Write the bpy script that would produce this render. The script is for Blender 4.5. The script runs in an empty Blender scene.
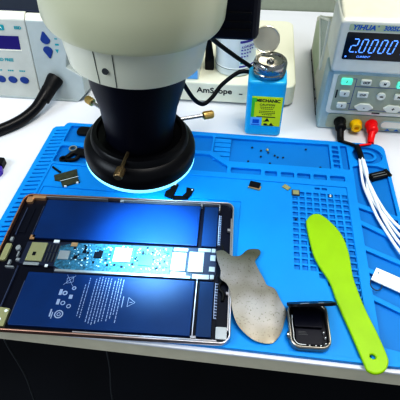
import bpy, bmesh, math, random
from mathutils import Vector, Matrix
random.seed(7)
PI = math.pi
MM = 0.001
ZT = 0.75                     # height of the bench top above the floor, metres
scn = bpy.context.scene
COL = scn.collection

# ------------------------------------------------------------------ materials
def mat(name, color, rough=0.5, metal=0.0, emit=None, es=0.0, noise=0.0, nscale=60.0, bump=0.0, bscale=400.0,
        coat=0.0, spec=0.5, trans=0.0, aniso=0.0):
    m = bpy.data.materials.new(name); m.use_nodes = True
    nt = m.node_tree; b = nt.nodes['Principled BSDF']
    b.inputs['Base Color'].default_value = (*color, 1)
    b.inputs['Roughness'].default_value = rough
    b.inputs['Metallic'].default_value = metal
    b.inputs['Coat Weight'].default_value = coat
    b.inputs['Coat Roughness'].default_value = 0.15
    b.inputs['Specular IOR Level'].default_value = spec
    b.inputs['Transmission Weight'].default_value = trans
    if emit:
        b.inputs['Emission Color'].default_value = (*emit, 1)
        b.inputs['Emission Strength'].default_value = es
    tc = nt.nodes.new('ShaderNodeTexCoord')
    nz = nt.nodes.new('ShaderNodeTexNoise'); nz.inputs['Scale'].default_value = nscale; nz.inputs['Detail'].default_value = 4
    nt.links.new(tc.outputs['Object'], nz.inputs['Vector'])
    k = noise if noise else 0.04
    r = nt.nodes.new('ShaderNodeValToRGB')
    r.color_ramp.elements[0].position = 0.3; r.color_ramp.elements[1].position = 0.7
    r.color_ramp.elements[0].color = (*[c*(1-k) for c in color], 1)
    r.color_ramp.elements[1].color = (*[min(1, c*(1+k)) for c in color], 1)
    nt.links.new(nz.outputs['Fac'], r.inputs['Fac']); nt.links.new(r.outputs['Color'], b.inputs['Base Color'])
    if bump:
        n2 = nt.nodes.new('ShaderNodeTexNoise'); n2.inputs['Scale'].default_value = bscale
        nt.links.new(tc.outputs['Object'], n2.inputs['Vector'])
        bp = nt.nodes.new('ShaderNodeBump'); bp.inputs['Strength'].default_value = bump; bp.inputs['Distance'].default_value = 0.001
        nt.links.new(n2.outputs['Fac'], bp.inputs['Height']); nt.links.new(bp.outputs['Normal'], b.inputs['Normal'])
    return m

M = dict(
 table=mat('white_laminate', (0.70, 0.715, 0.76), 0.35, noise=0.02, nscale=8),
 edge=mat('grey_edge_band', (0.66, 0.62, 0.49), 0.6),
 floor=mat('dark_floor', (0.006, 0.007, 0.012), 0.8, noise=0.3, nscale=5),
 wall=mat('olive_wall', (0.30, 0.33, 0.27), 0.8),
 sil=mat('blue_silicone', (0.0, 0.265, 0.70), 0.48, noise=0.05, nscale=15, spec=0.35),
 sil_shaded=mat('blue_silicone_shaded', (0.0, 0.19, 0.54), 0.5, noise=0.05, nscale=15, spec=0.35),  # same silicone, darkened: shade of the recesses put into the tray floor colour
 cream=mat('cream_enamel', (0.66, 0.66, 0.47), 0.32, noise=0.03, nscale=10, coat=0.2),
 cream2=mat('pale_cream_enamel', (0.76, 0.76, 0.63), 0.36, noise=0.03, nscale=10, coat=0.2),
 black=mat('black_anodised', (0.004, 0.004, 0.006), 0.36, bump=0.02, spec=0.3),
 blackm=mat('matt_black_rubber', (0.005, 0.005, 0.006), 0.5, spec=0.3),
 navyb=mat('navy_black_plastic', (0.005, 0.006, 0.016), 0.42, spec=0.3),
 brass=mat('knurled_brass', (0.72, 0.55, 0.24), 0.32, 1.0, bump=0.3, bscale=1500),
 brassd=mat('dark_brass', (0.28, 0.21, 0.12), 0.4, 1.0, bump=0.3, bscale=1500),
 steel=mat('polished_steel', (0.42, 0.42, 0.41), 0.2, 1.0),
 steelm=mat('satin_steel', (0.66, 0.66, 0.62), 0.38, 1.0, noise=0.1, nscale=90),
 lidm=mat('satin_lid', (0.72, 0.68, 0.56), 0.3, 0.85),
 ringlight=mat('ring_light_glow', (0.9, 0.95, 1), 0.5, emit=(0.50, 0.76, 1.0), es=9.0),
 diffuser=mat('ring_light_rim', (0.5, 0.85, 1), 0.3, emit=(0.22, 0.75, 1.0), es=1.1),
 stat=mat('pale_grey_plastic', (0.50, 0.52, 0.49), 0.42),
 stat2=mat('cool_grey_plastic', (0.43, 0.48, 0.48), 0.42),
 stattop=mat('cream_trim_plastic', (0.78, 0.78, 0.70), 0.42),
 navy=mat('navy_case', (0.012, 0.018, 0.045), 0.4),
 seamb=mat('blue_grey_seam', (0.07, 0.09, 0.16), 0.5),
 seam=mat('dark_seam', (0.05, 0.06, 0.06), 0.7),
 lcd=mat('violet_lcd', (0.015, 0.008, 0.12), 0.2, emit=(0.04, 0.02, 0.42), es=0.10),
 teal=mat('teal_print', (0.0, 0.30, 0.36), 0.5),
 bbtn=mat('navy_button', (0.012, 0.05, 0.24), 0.32),
 psu=mat('ivory_plastic', (0.68, 0.67, 0.57), 0.42),
 psuf=mat('bezel_plastic', (0.76, 0.77, 0.72), 0.38),
 psub=mat('blue_grey_shell', (0.40, 0.52, 0.55), 0.4),
 keyp=mat('keypad_overlay', (0.40, 0.44, 0.36), 0.5),
 mesh=mat('vent_mesh', (0.38, 0.44, 0.44), 0.5, metal=0.3, noise=0.55, nscale=900),
 green=mat('lit_green_key', (0.2, 0.85, 0.66), 0.4, emit=(0.12, 0.9, 0.62), es=0.35),
 key=mat('white_key', (0.74, 0.77, 0.72), 0.4),
 ink=mat('black_print', (0.01, 0.01, 0.012), 0.5),
 blueink=mat('blue_print', (0.0, 0.12, 0.55), 0.5),
 plate=mat('pale_name_plate', (0.52, 0.60, 0.42), 0.5),
 disp=mat('black_display', (0.003, 0.004, 0.012), 0.12),
 seg=mat('blue_segments', (0.12, 0.25, 0.7), 0.5, emit=(0.12, 0.32, 1.0), es=1.15),
 yellow=mat('yellow_plastic', (0.92, 0.58, 0.0), 0.35),
 red=mat('red_plastic', (0.85, 0.0, 0.005), 0.35),
 bottle=mat('cyan_plastic', (0.02, 0.46, 0.80), 0.38, coat=0.2),
 label=mat('yellow_label', (0.72, 0.78, 0.01), 0.5),
 greenp=mat('green_print', (0.10, 0.55, 0.05), 0.5),
 jar=mat('white_jar_plastic', (0.66, 0.72, 0.74), 0.35, coat=0.2),
 jlabel=mat('pale_paper_label', (0.72, 0.80, 0.86), 0.6),
 violet=mat('violet_print', (0.07, 0.06, 0.36), 0.5),
 bluefilm=mat('light_blue_film', (0.18, 0.48, 0.88), 0.3),
 lime=mat('lime_plastic', (0.29, 0.52, 0.0), 0.42, spec=0.4),
 plate_steel=None,
 rose=mat('rose_gold_aluminium', (0.62, 0.36, 0.27), 0.3, 0.9),
 silv=mat('silver_edge', (0.55, 0.52, 0.56), 0.28, 0.8),
 tabin=mat('dark_housing', (0.004, 0.005, 0.014), 0.4, spec=0.25),
 batt=mat('navy_battery_wrap', (0.0015, 0.031, 0.125), 0.46, 0.0, spec=0.28, noise=0.10, nscale=30),
 batt2=mat('navy_battery_strip', (0.0015, 0.028, 0.10), 0.5, 0.0, spec=0.28),
 pcb=mat('teal_circuit_board', (0.03, 0.13, 0.20), 0.45, noise=0.65, nscale=420),
 shield=mat('silver_shield', (0.40, 0.43, 0.46), 0.35, 0.5),
 shieldw=mat('bright_shield', (0.78, 0.82, 0.84), 0.4, 0.1),
 gold=mat('olive_gold_chip', (0.34, 0.34, 0.19), 0.45, 0.3),
 chip=mat('black_chip', (0.004, 0.005, 0.012), 0.4, spec=0.25),
 chipb=mat('blue_chip', (0.02, 0.20, 0.45), 0.35),
 copper=mat('copper_foil', (0.75, 0.45, 0.26), 0.35, 0.8),
 print_=mat('pale_print', (0.27, 0.33, 0.47), 0.6),
 olive=mat('olive_graphite_pad', (0.045, 0.050, 0.028), 0.5, noise=0.4, nscale=300),
 watch=mat('watch_aluminium', (0.40, 0.37, 0.33), 0.3, 0.9),
 glassb=mat('black_glass', (0.003, 0.003, 0.006), 0.4, spec=0.2),
 white=mat('white_plastic', (0.82, 0.84, 0.84), 0.4),
 cable=mat('white_cable', (0.80, 0.84, 0.88), 0.4),
 purple=mat('purple_plastic', (0.07, 0.03, 0.38), 0.35),
 dgrey=mat('dark_grey_cable', (0.05, 0.055, 0.06), 0.5),
)
def graded(m, colors, axis, a, b):
    """tone that drifts across the part: colors = [(pos, rgb)] along an object axis from a to b metres."""
    nt = m.node_tree; bs = nt.nodes['Principled BSDF']
    tc = nt.nodes.new('ShaderNodeTexCoord'); sp = nt.nodes.new('ShaderNodeSeparateXYZ'); mr = nt.nodes.new('ShaderNodeMapRange'); r = nt.nodes.new('ShaderNodeValToRGB')
    mr.inputs['From Min'].default_value = a; mr.inputs['From Max'].default_value = b
    nt.links.new(tc.outputs['Object'], sp.inputs[0]); nt.links.new(sp.outputs[axis], mr.inputs['Value']); nt.links.new(mr.outputs[0], r.inputs['Fac'])
    while len(r.color_ramp.elements) < len(colors): r.color_ramp.elements.new(0.5)
    for e, (p, c) in zip(r.color_ramp.elements, colors): e.position = p; e.color = (*c, 1)
    return r
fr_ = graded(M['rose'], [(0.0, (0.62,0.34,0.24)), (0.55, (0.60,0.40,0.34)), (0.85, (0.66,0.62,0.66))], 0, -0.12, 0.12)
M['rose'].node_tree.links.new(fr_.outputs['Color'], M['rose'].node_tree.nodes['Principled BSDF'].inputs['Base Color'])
def steel_plate_mat():
    m = mat('worn_steel_plate', (0.40, 0.41, 0.36), 0.30, 0.9)
    nt = m.node_tree; b = nt.nodes['Principled BSDF']
    tc = nt.nodes.new('ShaderNodeTexCoord')
    n = nt.nodes.new('ShaderNodeTexNoise'); n.inputs['Scale'].default_value = 560; n.inputs['Detail'].default_value = 6
    big = nt.nodes.new('ShaderNodeTexNoise'); big.inputs['Scale'].default_value = 22
    nt.links.new(tc.outputs['Object'], n.inputs['Vector']); nt.links.new(tc.outputs['Object'], big.inputs['Vector'])
    r = nt.nodes.new('ShaderNodeValToRGB'); r.color_ramp.elements[0].position = 0.28; r.color_ramp.elements[1].position = 0.40
    r.color_ramp.elements[0].color = (0.17, 0.17, 0.16, 1); r.color_ramp.elements[1].color = (0.37, 0.38, 0.41, 1)
    mx = nt.nodes.new('ShaderNodeMix'); mx.data_type = 'RGBA'; mx.blend_type = 'MULTIPLY'; mx.inputs[0].default_value = 1.0
    r2 = nt.nodes.new('ShaderNodeValToRGB'); r2.color_ramp.elements[0].position = 0.35; r2.color_ramp.elements[1].position = 0.65
    r2.color_ramp.elements[0].color = (0.55, 0.52, 0.42, 1); r2.color_ramp.elements[1].color = (1, 1, 1, 1)
    nt.links.new(n.outputs['Fac'], r.inputs['Fac']); nt.links.new(big.outputs['Fac'], r2.inputs['Fac'])
    nt.links.new(r.outputs['Color'], mx.inputs[6]); nt.links.new(r2.outputs['Color'], mx.inputs[7])
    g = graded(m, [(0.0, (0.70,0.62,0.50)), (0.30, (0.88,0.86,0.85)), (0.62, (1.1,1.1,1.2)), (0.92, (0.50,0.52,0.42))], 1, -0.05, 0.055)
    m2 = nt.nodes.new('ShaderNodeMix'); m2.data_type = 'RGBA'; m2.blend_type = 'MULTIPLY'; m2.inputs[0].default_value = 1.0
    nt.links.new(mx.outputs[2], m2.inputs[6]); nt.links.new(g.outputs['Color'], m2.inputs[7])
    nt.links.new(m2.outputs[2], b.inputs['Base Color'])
    return m
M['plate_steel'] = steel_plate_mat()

# ------------------------------------------------------------------ scene graph helpers
def tag(o, label=None, cat=None, group=None, kind=None):
    if label: o['label'] = label
    if cat: o['category'] = cat
    if group: o['group'] = group
    if kind: o['kind'] = kind
    return o
def W(p): return Vector((p[0]*MM, p[1]*MM, p[2]*MM + ZT))
def thing(name, label, cat, loc, rotz=0.0, group=None):
    o = bpy.data.objects.new(name, None); COL.objects.link(o)
    o.empty_display_size = 0.01
    o.location = W(loc); o.rotation_euler = (0, 0, rotz)
    o['org'] = list(loc)
    return tag(o, label, cat, group)
def new(): return bmesh.new()
def link(name, bm, material, parent=None, org=None, local=False, smooth=None, bevel=0.0, seg=2):
    """bm is in mm. org: the origin in bench mm. local: coordinates already relative to the root thing."""
    root = parent
    while root is not None and root.parent is not None: root = root.parent
    if org is None:
        org = (0, 0, 0) if (local and root is not None) else (list(root['org']) if root is not None else None)
    if org is None:
        vs = [v.co for v in bm.verts]
        org = (sum(v.x for v in vs)/len(vs), sum(v.y for v in vs)/len(vs), min(v.z for v in vs))
    for v in bm.verts:
        v.co = (v.co - Vector(org)) * MM
    bmesh.ops.recalc_face_normals(bm, faces=bm.faces[:])
    me = bpy.data.meshes.new(name); bm.to_mesh(me); bm.free()
    me.materials.append(material)
    o = bpy.data.objects.new(name, me); COL.objects.link(o)
    if parent is not None: o.parent = parent
    else: o.location = W(org)
    if smooth is not None:
        for p in me.polygons: p.use_smooth = True
        try: me.set_sharp_from_angle(angle=math.radians(smooth))
        except Exception: pass
    if bevel:
        md = o.modifiers.new('bevel', 'BEVEL'); md.width = bevel*MM; md.segments = seg; md.limit_method = 'ANGLE'; md.angle_limit = math.radians(40)
    return o
def box(bm, x0, x1, y0, y1, z0, z1, mtx=None):
    co = [(x0,y0,z0),(x1,y0,z0),(x1,y1,z0),(x0,y1,z0),(x0,y0,z1),(x1,y0,z1),(x1,y1,z1),(x0,y1,z1)]
    v = [bm.verts.new(mtx @ Vector(c) if mtx else c) for c in co]
    for f in ((0,3,2,1),(4,5,6,7),(0,1,5,4),(1,2,6,5),(2,3,7,6),(3,0,4,7)): bm.faces.new([v[i] for i in f])
    return bm
def prism(bm, pts, z0, z1, mtx=None):
    n = len(pts)
    za = z0 if callable(z0) else (lambda x, y: z0); zb = z1 if callable(z1) else (lambda x, y: z1)
    T = (lambda c: mtx @ Vector(c)) if mtx else (lambda c: c)
    a = [bm.verts.new(T((x, y, za(x, y)))) for x, y in pts]; b = [bm.verts.new(T((x, y, zb(x, y)))) for x, y in pts]
    bm.faces.new(a[::-1]); bm.faces.new(b)
    for i in range(n): bm.faces.new([a[i], a[(i+1) % n], b[(i+1) % n], b[i]])
    return bm
def rrect(x0, x1, y0, y1, r, n=5):
    out = []
    for cx, cy, a0 in ((x1-r, y1-r, 0), (x0+r, y1-r, 90), (x0+r, y0+r, 180), (x1-r, y0+r, 270)):
        for i in range(n+1):
            a = math.radians(a0 + 90*i/n); out.append((cx + r*math.cos(a), cy + r*math.sin(a)))
    return out
def ell(cx, cy, rx, ry, n=24, rot=0.0):
    c, s = math.cos(rot), math.sin(rot)
    return [(cx + c*rx*math.cos(2*PI*i/n) - s*ry*math.sin(2*PI*i/n), cy + s*rx*math.cos(2*PI*i/n) + c*ry*math.sin(2*PI*i/n)) for i in range(n)]
def lathe(bm, prof, n=64, c=(0,0,0), mtx=None, close=False):
    """prof: (r, z) pairs."""
    T = (lambda v: mtx @ Vector(v)) if mtx else (lambda v: Vector(v) + Vector(c))
    rings = []
    for r, z in prof:
        if r < 1e-6: rings.append([bm.verts.new(T((0, 0, z)))])
        else: rings.append([bm.verts.new(T((r*math.cos(2*PI*i/n), r*math.sin(2*PI*i/n), z))) for i in range(n)])
    pairs = list(zip(rings[:-1], rings[1:]))
    if close: pairs.append((rings[-1], rings[0]))
    for a, b in pairs:
        for i in range(n):
            j = (i+1) % n
            if len(a) == 1 and len(b) == 1: continue
            if len(a) == 1: bm.faces.new([a[0], b[j], b[i]])
            elif len(b) == 1: bm.faces.new([a[i], a[j], b[0]])
            else: bm.faces.new([a[i], a[j], b[j], b[i]])
    return bm
def smoothpath(pts, k=8):
    P = [Vector(p) for p in pts]
    if len(P) < 3: return P
    P = [2*P[0]-P[1]] + P + [2*P[-1]-P[-2]]
    out = []
    for i in range(1, len(P)-2):
        a, b, c, d = P[i-1:i+3]
        for j in range(k):
            t = j/k
            out.append(0.5*((2*b) + (c-a)*t + (2*a-5*b+4*c-d)*t*t + (3*b-a-3*c+d)*t**3))
    out.append(P[-2]); return out
def tube(bm, pts, r, n=10, smooth=True, k=8):
    P = smoothpath(pts, k) if smooth else [Vector(p) for p in pts]
    m = len(P); prev = None; rings = []
    for i, p in enumerate(P):
        t = (P[min(i+1, m-1)] - P[max(i-1, 0)]).normalized()
        if prev is None: u = t.orthogonal().normalized()
        else: u = (prev - t*prev.dot(t)).normalized()
        prev = u; w = t.cross(u)
        rr = r(i/(m-1)) if callable(r) else r
        rings.append([bm.verts.new(p + u*rr*math.cos(2*PI*j/n) + w*rr*math.sin(2*PI*j/n)) for j in range(n)])
    for a, b in zip(rings[:-1], rings[1:]):
        for j in range(n): bm.faces.new([a[j], a[(j+1) % n], b[(j+1) % n], b[j]])
    bm.faces.new(rings[0][::-1]); bm.faces.new(rings[-1])
    return bm
def from_curve(bm, cu, mtx=None):
    o = bpy.data.objects.new('tmp_curve', cu); COL.objects.link(o)
    bpy.context.view_layer.update()
    me = bpy.data.meshes.new_from_object(o.evaluated_get(bpy.context.evaluated_depsgraph_get()))
    if mtx: me.transform(mtx)
    bm.from_mesh(me)
    bpy.data.objects.remove(o); bpy.data.meshes.remove(me); bpy.data.curves.remove(cu)
    return bm
def sheet(bm, outline, holes, z0, z1, bev=0.0):
    """flat plate with holes."""
    cu = bpy.data.curves.new('tmp', 'CURVE'); cu.dimensions = '2D'; cu.fill_mode = 'BOTH'
    cu.extrude = (z1-z0)/2 - bev; cu.bevel_depth = bev; cu.bevel_resolution = 1; cu.offset = -bev
    for pts in [outline] + holes:
        s = cu.splines.new('POLY'); s.points.add(len(pts)-1); s.use_cyclic_u = True
        for q, (x, y) in zip(s.points, pts): q.co = (x, y, 0, 1)
    return from_curve(bm, cu, Matrix.Translation((0, 0, (z0+z1)/2)))
def text(bm, body, size, mtx, ext=0.08, align='CENTER', bold=0.0, shear=0.0, sx=1.0):
    cu = bpy.data.curves.new('tmp', 'FONT'); cu.body = body; cu.size = size; cu.extrude = ext; cu.offset = bold
    cu.align_x = align; cu.align_y = 'CENTER'; cu.shear = shear; cu.resolution_u = 3
    return from_curve(bm, cu, mtx @ Matrix.Diagonal((sx, 1, 1, 1)))
def face_frame(x, Y0, Z0, Y1, Z1, s, out=0.3):
    """matrix at distance s up a wall panel that runs from (Y0,Z0) to (Y1,Z1); local x = +X, y = up the panel, z = towards the bench front."""
    L = math.hypot(Y1-Y0, Z1-Z0); uy, uz = (Y1-Y0)/L, (Z1-Z0)/L
    X = Vector((1,0,0)); U = Vector((0,uy,uz)); N = X.cross(U)
    p = Vector((x, Y0+uy*s, Z0+uz*s)) + N*out
    m = Matrix.Identity(4)
    for i in range(3): m[i][0] = X[i]; m[i][1] = U[i]; m[i][2] = N[i]; m[i][3] = p[i]
    return m
def aim(p, d, up=(0,0,1)):
    """matrix with local z along d."""
    z = Vector(d).normalized(); x = Vector(up).cross(z)
    if x.length < 1e-4: x = Vector((1,0,0))
    x.normalize(); y = z.cross(x); m = Matrix.Identity(4)
    for i in range(3): m[i][0] = x[i]; m[i][1] = y[i]; m[i][2] = z[i]; m[i][3] = p[i]
    return m

# ------------------------------------------------------------------ the room and the bench
bm = new(); box(bm, -2000, 2000, -1500, 1500, -760, -750)
tag(link('floor', bm, M['floor'], org=(0,0,-760)), kind='structure')
bm = new(); box(bm, -2000, 2000, 905, 935, -750, 1700)
tag(link('wall_back', bm, M['wall'], org=(0,905,-750)), kind='structure')

t = thing('workbench', 'white laminate workbench top with grey front edge under all the tools', 'table', (0, 540, -750))
bm = new(); box(bm, -900, 700, 174.5, 903, -4, 0); link('worktop', bm, M['table'], t, bevel=1.0)
bm = new(); box(bm, -900, 700, 176.0, 902, -29, -4); link('edge_panel', bm, M['edge'], t, bevel=1.0)
for x in (-860, 660):
    for y in (230, 860):
        bm = new(); box(bm, x-20, x+20, y-20, y+20, -750, -29); link('leg', bm, M['dgrey'], t, bevel=2)

for name, pts, lab in (
    ('hanging_cable', [(-262,215,-29), (-256,200,-90), (-250,190,-160), (-255,180,-260), (-240,175,-420)], 'thin pale cable hanging under the bench at the left edge of the picture'),
    ('hanging_cable', [(-150,235,-29), (-146,220,-80), (-143,205,-140), (-150,195,-220), (-160,190,-420)], 'thin grey cable hanging under the bench below the tablet')):
    bm = new(); tube(bm, pts, 1.1, 6)
    tag(link(name, bm, M['dgrey'], org=pts[0], smooth=60), lab, 'cable')

# ------------------------------------------------------------------ silicone repair mat
bm = new()
outer = []
X0, X1, Y0, Y1 = -274, 180, 178, 487
outer = [(X1-12, Y1-1)] 
for i in range(6):
    a = math.radians(90 - 90*i/5); outer.append((X1-12+12*math.cos(a), 474-1+12*math.sin(a)))
outer += [(X1, Y0+6), (X1-4, Y0), (X0+4, Y0), (X0, Y0+5), (X0, 472), (X0+3, 477), (X0+14, 479), (-258, 486), (-255, 488)]
outer = outer[1:]
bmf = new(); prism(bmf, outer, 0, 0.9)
holes = []
# slotted band down the left side
y = 186.0
while y < 470:
    holes.append([(-268, y), (-252, y+3.0), (-252, y+5.6), (-268, y+2.6)]); y += 7.4
# big working area
work = [(-249, 182), (123.5, 182), (123.5, 398), (-249, 401)]
holes.append(work)
# back trays
holes += [rrect(-250, -108, 446, 482, 3), rrect(-100, -47, 447, 479, 2), [(-44, 448), (-44, 478), (108, 478), (108, 430), (-24, 430)]]
for k in range(5): holes.append(rrect(111.5, 119.5, 431.5+k*9.2, 438.8+k*9.2, 1, 2))
holes.append(rrect(122.5, 131, 430, 477, 2))
# middle row
holes += [rrect(-250, -108, 405, 438, 3), [(-100, 408), (-23, 408), (-23, 421), (-29, 425), (-48, 441), (-100, 441)], rrect(-18, 20, 408, 419, 2)]
for a, b in ((25, 40), (45, 61), (65, 81), (85, 101), (105, 123)): holes.append(rrect(a, b, 408, 417, 1.5))
# right column
holes.append(ell(156, 461, 19, 17, 36))
holes += [[(135, 437), (146, 441), (166, 441), (176, 436), (176, 357), (134, 373)],
          [(134, 366), (175, 350), (175, 324), (134, 346)], [(134, 340), (175, 316), (175, 291), (134, 310)],
          [(134, 304), (175, 285), (175, 262), (134, 281)], [(134, 275), (175, 256), (175, 228), (134, 249)],
          [(134, 243), (175, 223), (175, 188), (134, 195)]]
sheet(bm, outer, holes, 0.7, 4.6, 0.3)
# concentric ring in the round tray
sheet(bm, ell(156, 461, 12, 11, 30), [ell(156, 461, 8.5, 7.5, 26)], 1.2, 3.6, 0.2)
# steps at the left end of the long tray
for k in range(5): box(bm, -43.5, -22, 433+k*8.6, 440.6+k*8.6, 1.2, 2.0+0.6*k)
# working floor: the shallow square grid and the recess the tablet lies in
cells = []
for i in range(8):
    for j in range(-4, 14):
        if j < 0 and (i < 3 or (i == 3 and j < -1) or (i == 4 and j < -2) or (i == 5 and j < -3)): continue
        cx, cy = 61.5 + 8.35*i, 274.5 + 8.3*j
        cells.append([(cx-3, cy-3), (cx+3, cy-3), (cx+3, cy+3), (cx-3, cy+3)])
cells += [[(85.5, 391), (91.5, 391), (91.5, 395), (85.5, 395)], [(94, 391), (100, 391), (100, 395), (94, 395)]]
rec = [(-246, 184), (-1, 184), (-2, 361), (-60, 361), (-62, 366), (-120, 366), (-122, 361), (-246, 361)]
inner = [(-249.3, 181.8), (123.8, 181.8), (123.8, 398.2), (-249.3, 401.2)]
sheet(bm, inner, [rec] + cells, 1.2, 3.1, 0.15)
sheet(bm, rec, [], 0.8, 2.0)
t = thing('silicone_mat', 'bright blue silicone repair mat with trays and a square grid on the bench', 'mat', (0, 330, 0))
link('rim_and_grid', bm, M['sil'], t); link('tray_floor', bmf, M['sil_shaded'], t)

# ------------------------------------------------------------------ opened tablet
TB = (-129.1, 259.0, 4.7); TR = math.radians(2.9)
t = thing('opened_tablet', 'opened tablet with its screen removed, showing navy batteries and circuit board', 'tablet', TB, TR)
HX, HY = 124.2, 86.6
def tb(name, bm, m, parent=t, **k): return link(name, bm, m, parent, local=True, **k)
bm = new(); prism(bm, rrect(-HX+1.0, HX-1.0, -HY+1.0, HY-1.0, 8.5), 0, 1.3); case = tb('rear_housing', bm, M['tabin'])
bm = new(); sheet(bm, rrect(-HX, HX, -HY, HY, 9.5, 8), [rrect(-HX+1.6, HX-1.6, -HY+1.6, HY-1.6, 8.2, 8)], 0.2, 6.0, 0.5)
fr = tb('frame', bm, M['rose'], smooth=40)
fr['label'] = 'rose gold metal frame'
# silvery inner ledge runs on the right and the bottom edge
bm = new(); box(bm, HX-3.2, HX-1.9, -74, 62, 1.3, 5.6); box(bm, -20, 112, -HY+1.9, -HY+3.2, 1.3, 5.6); box(bm, HX-6.5, HX-3.0, 43.5, 47, 3, 5.6)
box(bm, HX-5.5, HX-3.0, -36, -33, 3, 5.6)
tb('inner_ledge', bm, M['silv'])
bm = new(); box(bm, -110, -24, 83.0, 84.2, 1.3, 5.2); box(bm, -9, 108, 83.0, 84.0, 1.3, 5.0); box(bm, -9, -5, 80.5, 83, 1.3, 5.0); box(bm, 86, 88, 79, 83, 1.3, 5.0); box(bm, 107.2, 108.4, 73, 83, 1.3, 5.2)
tb('antenna_strip', bm, M['silv'])
bm = new()
prism(bm, rrect(-114, -98, 80, 84.5, 1), 1.3, 5.4); prism(bm, rrect(-120, -112, 74, 83, 2), 1.3, 4.6)
tb('camera_bracket', bm, M['copper'])
bm = new(); prism(bm, rrect(-95, 86, 22.5, 79.5, 1.2, 3), 1.3, 4.4); tb('battery', bm, M['batt'], bevel=0.5)
bm = new(); prism(bm, rrect(-83, 87.5, -80.5, -21.5, 1.2, 3), 1.3, 4.4); bat = tb('battery', bm, M['batt'], bevel=0.5)
bat['label'] = 'battery with printed markings'
for b4 in ((90.5, 106.5, 22.5, 79.5), (92.5, 106.5, -80.5, -21.5)):
    bm = new(); box(bm, *b4, 1.3, 4.0); tb('battery_strip', bm, M['batt2'], bevel=0.4)
bm = new(); box(bm, 89.0, 89.9, -81, -19, 1.3, 5.3); box(bm, 88, 93, -82.5, -80.5, 1.3, 5.3); tb('divider_rail', bm, M['silv'])
for b4 in ((-97.4, -96.9, -62, -14), (-84.0, -83.4, -78, -32), (-115.5, -115.0, 26, 66), (-96.9, -96.5, 26, 70)):
    bm = new(); box(bm, *b4, 1.3, 3.6); tb('thin_seam', bm, M['seamb'])
# dotted flex line near the right edge
for ys in ([66-3.1*i for i in range(14)], [-24-3.1*i for i in range(13)]):
    bm = new(); box(bm, 107.6, 108.3, ys[-1], ys[0]+2, 1.3, 3.2)
    for y_ in ys: box(bm, 108.0, 110.6, y_, y_+0.9, 1.3, 3.5)
    tb('contact_row', bm, M['print_'])
# connector flex hook at the right edge
bm = new(); tube(bm, [(111,-14,3.2), (113.5,-20,3.2), (111.5,-27,3.2), (116,-34,3.0), (115.5,-42,3.0)], 1.5, 8); tube(bm, [(112,6,3),(114,14,3),(112.5,26,3)], 1.1, 8)
tb('flex_cable', bm, M['blackm'], smooth=60)
# logic board
bm = new(); prism(bm, [(-98, 17.5), (-60, 19), (107, 20.5), (108, -10), (104, -19.5), (40, -19), (-58, -20.5), (-60, -13), (-98, -11)], 1.3, 3.0)
tb('board_carrier', bm, M['navy'])
bm = new(); prism(bm, [(-60, 13), (-46, 18), (60, 18.5), (60, -15.5), (-52, -16.5), (-60, -12)], 3.0, 4.0); pcb = tb('circuit_board', bm, M['pcb'])
bm = new()
rnd = random.Random(3)
for i in range(150):
    x, y_ = rnd.uniform(-45, 58), rnd.uniform(-12, 16)
    if -3 < x < 19 and -7 < y_ < 15: continue
    a, b = rnd.choice([(0.6, 1.0), (1.0, 0.6), (1.6, 1.1), (0.8, 0.8)])
    box(bm, x, x+a, y_, y_+b, 4.0, 4.5)
tb('small_component', bm, M['shieldw'], pcb)['kind'] = 'stuff'
bm = new()
for i in range(50):
    x, y_ = rnd.uniform(-45, 58), rnd.uniform(-12, 16)
    if -3 < x < 19 and -7 < y_ < 15: continue
    a, b = rnd.choice([(1.2, 1.6), (2.2, 1.4), (2.4, 2.4)])
    box(bm, x, x+a, y_, y_+b, 4.0, 4.6)
tb('small_chip', bm, M['chip'], pcb)['kind'] = 'stuff'
def chipat(name, x0, x1, y0, y1, m, h=1.3, z=4.0, parent=pcb):
    b_ = new(); box(b_, x0, x1, y0, y1, z, z+h); return tb(name, b_, m, parent, bevel=0.2)
chipat('processor_shield', 0, 18, -4, 13.5, M['shieldw'], 1.5)
chipat('chip', -58.5, -47, -4.5, 6.5, M['shield'], 1.2)
chipat('chip', -21, -12.5, -0.5, 7.5, M['chip'], 1.2)
chipat('chip', -42, -38, -3, 1.5, M['chip'], 1.0)
chipat('chip', -34, -30, 5, 8, M['chip'], 1.0)
chipat('chip', 27, 41, -7, 6.5, M['chipb'], 0.9)
chipat('chip', 53, 57.5, -8, -4, M['chipb'], 1.0)
chipat('chip', 54, 57.5, 10, 13.5, M['chipb'], 1.0)
chipat('chip', 20.5, 23, -4, 13, M['chipb'], 0.6)
chipat('metal_shield', 61, 76, -10.5, 12, M['shield'], 1.4, 3.0, t)
chipat('metal_shield', 79, 94.5, -11, 14, M['shield'], 1.4, 3.0, t)
chipat('connector_cover', 62, 77, 14.5, 18.5, M['shield'], 1.0, 3.0, t)
chipat('connector_cover', 88, 101, 15.2, 19.5, M['shield'], 1.0, 3.0, t)
chipat('connector_cover', 84, 101, -18.8, -13.5, M['shield'], 1.0, 3.0, t)
chipat('connector_cover', 62, 77, -17, -12, M['shield'], 1.0, 3.0, t)
chipat('connector_cover', 100.5, 106.5, -9.5, -3.5, M['shield'], 1.2, 3.0, t)
chipat('connector_cover', 101, 106.5, 4, 11, M['shield'], 1.2, 3.0, t)
chipat('connector_cover', 102, 106, 14.5, 19.5, M['shield'], 1.2, 3.0, t)
chipat('connector_cover', 102, 106, -18.5, -13.5, M['shield'], 1.2, 3.0, t)
g = chipat('gold_chip', -92, -74.5, -8, 16, M['gold'], 1.6, 3.0, t); g['label'] = 'square olive gold chip'
chipat('sensor', -86.5, -83, -1.5, 3.0, M['chip'], 0.5, 4.6, g)
chipat('connector_cover', -92.5, -76, -13, -9.5, M['shield'], 1.0, 3.0, t)
bm = new()
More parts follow.
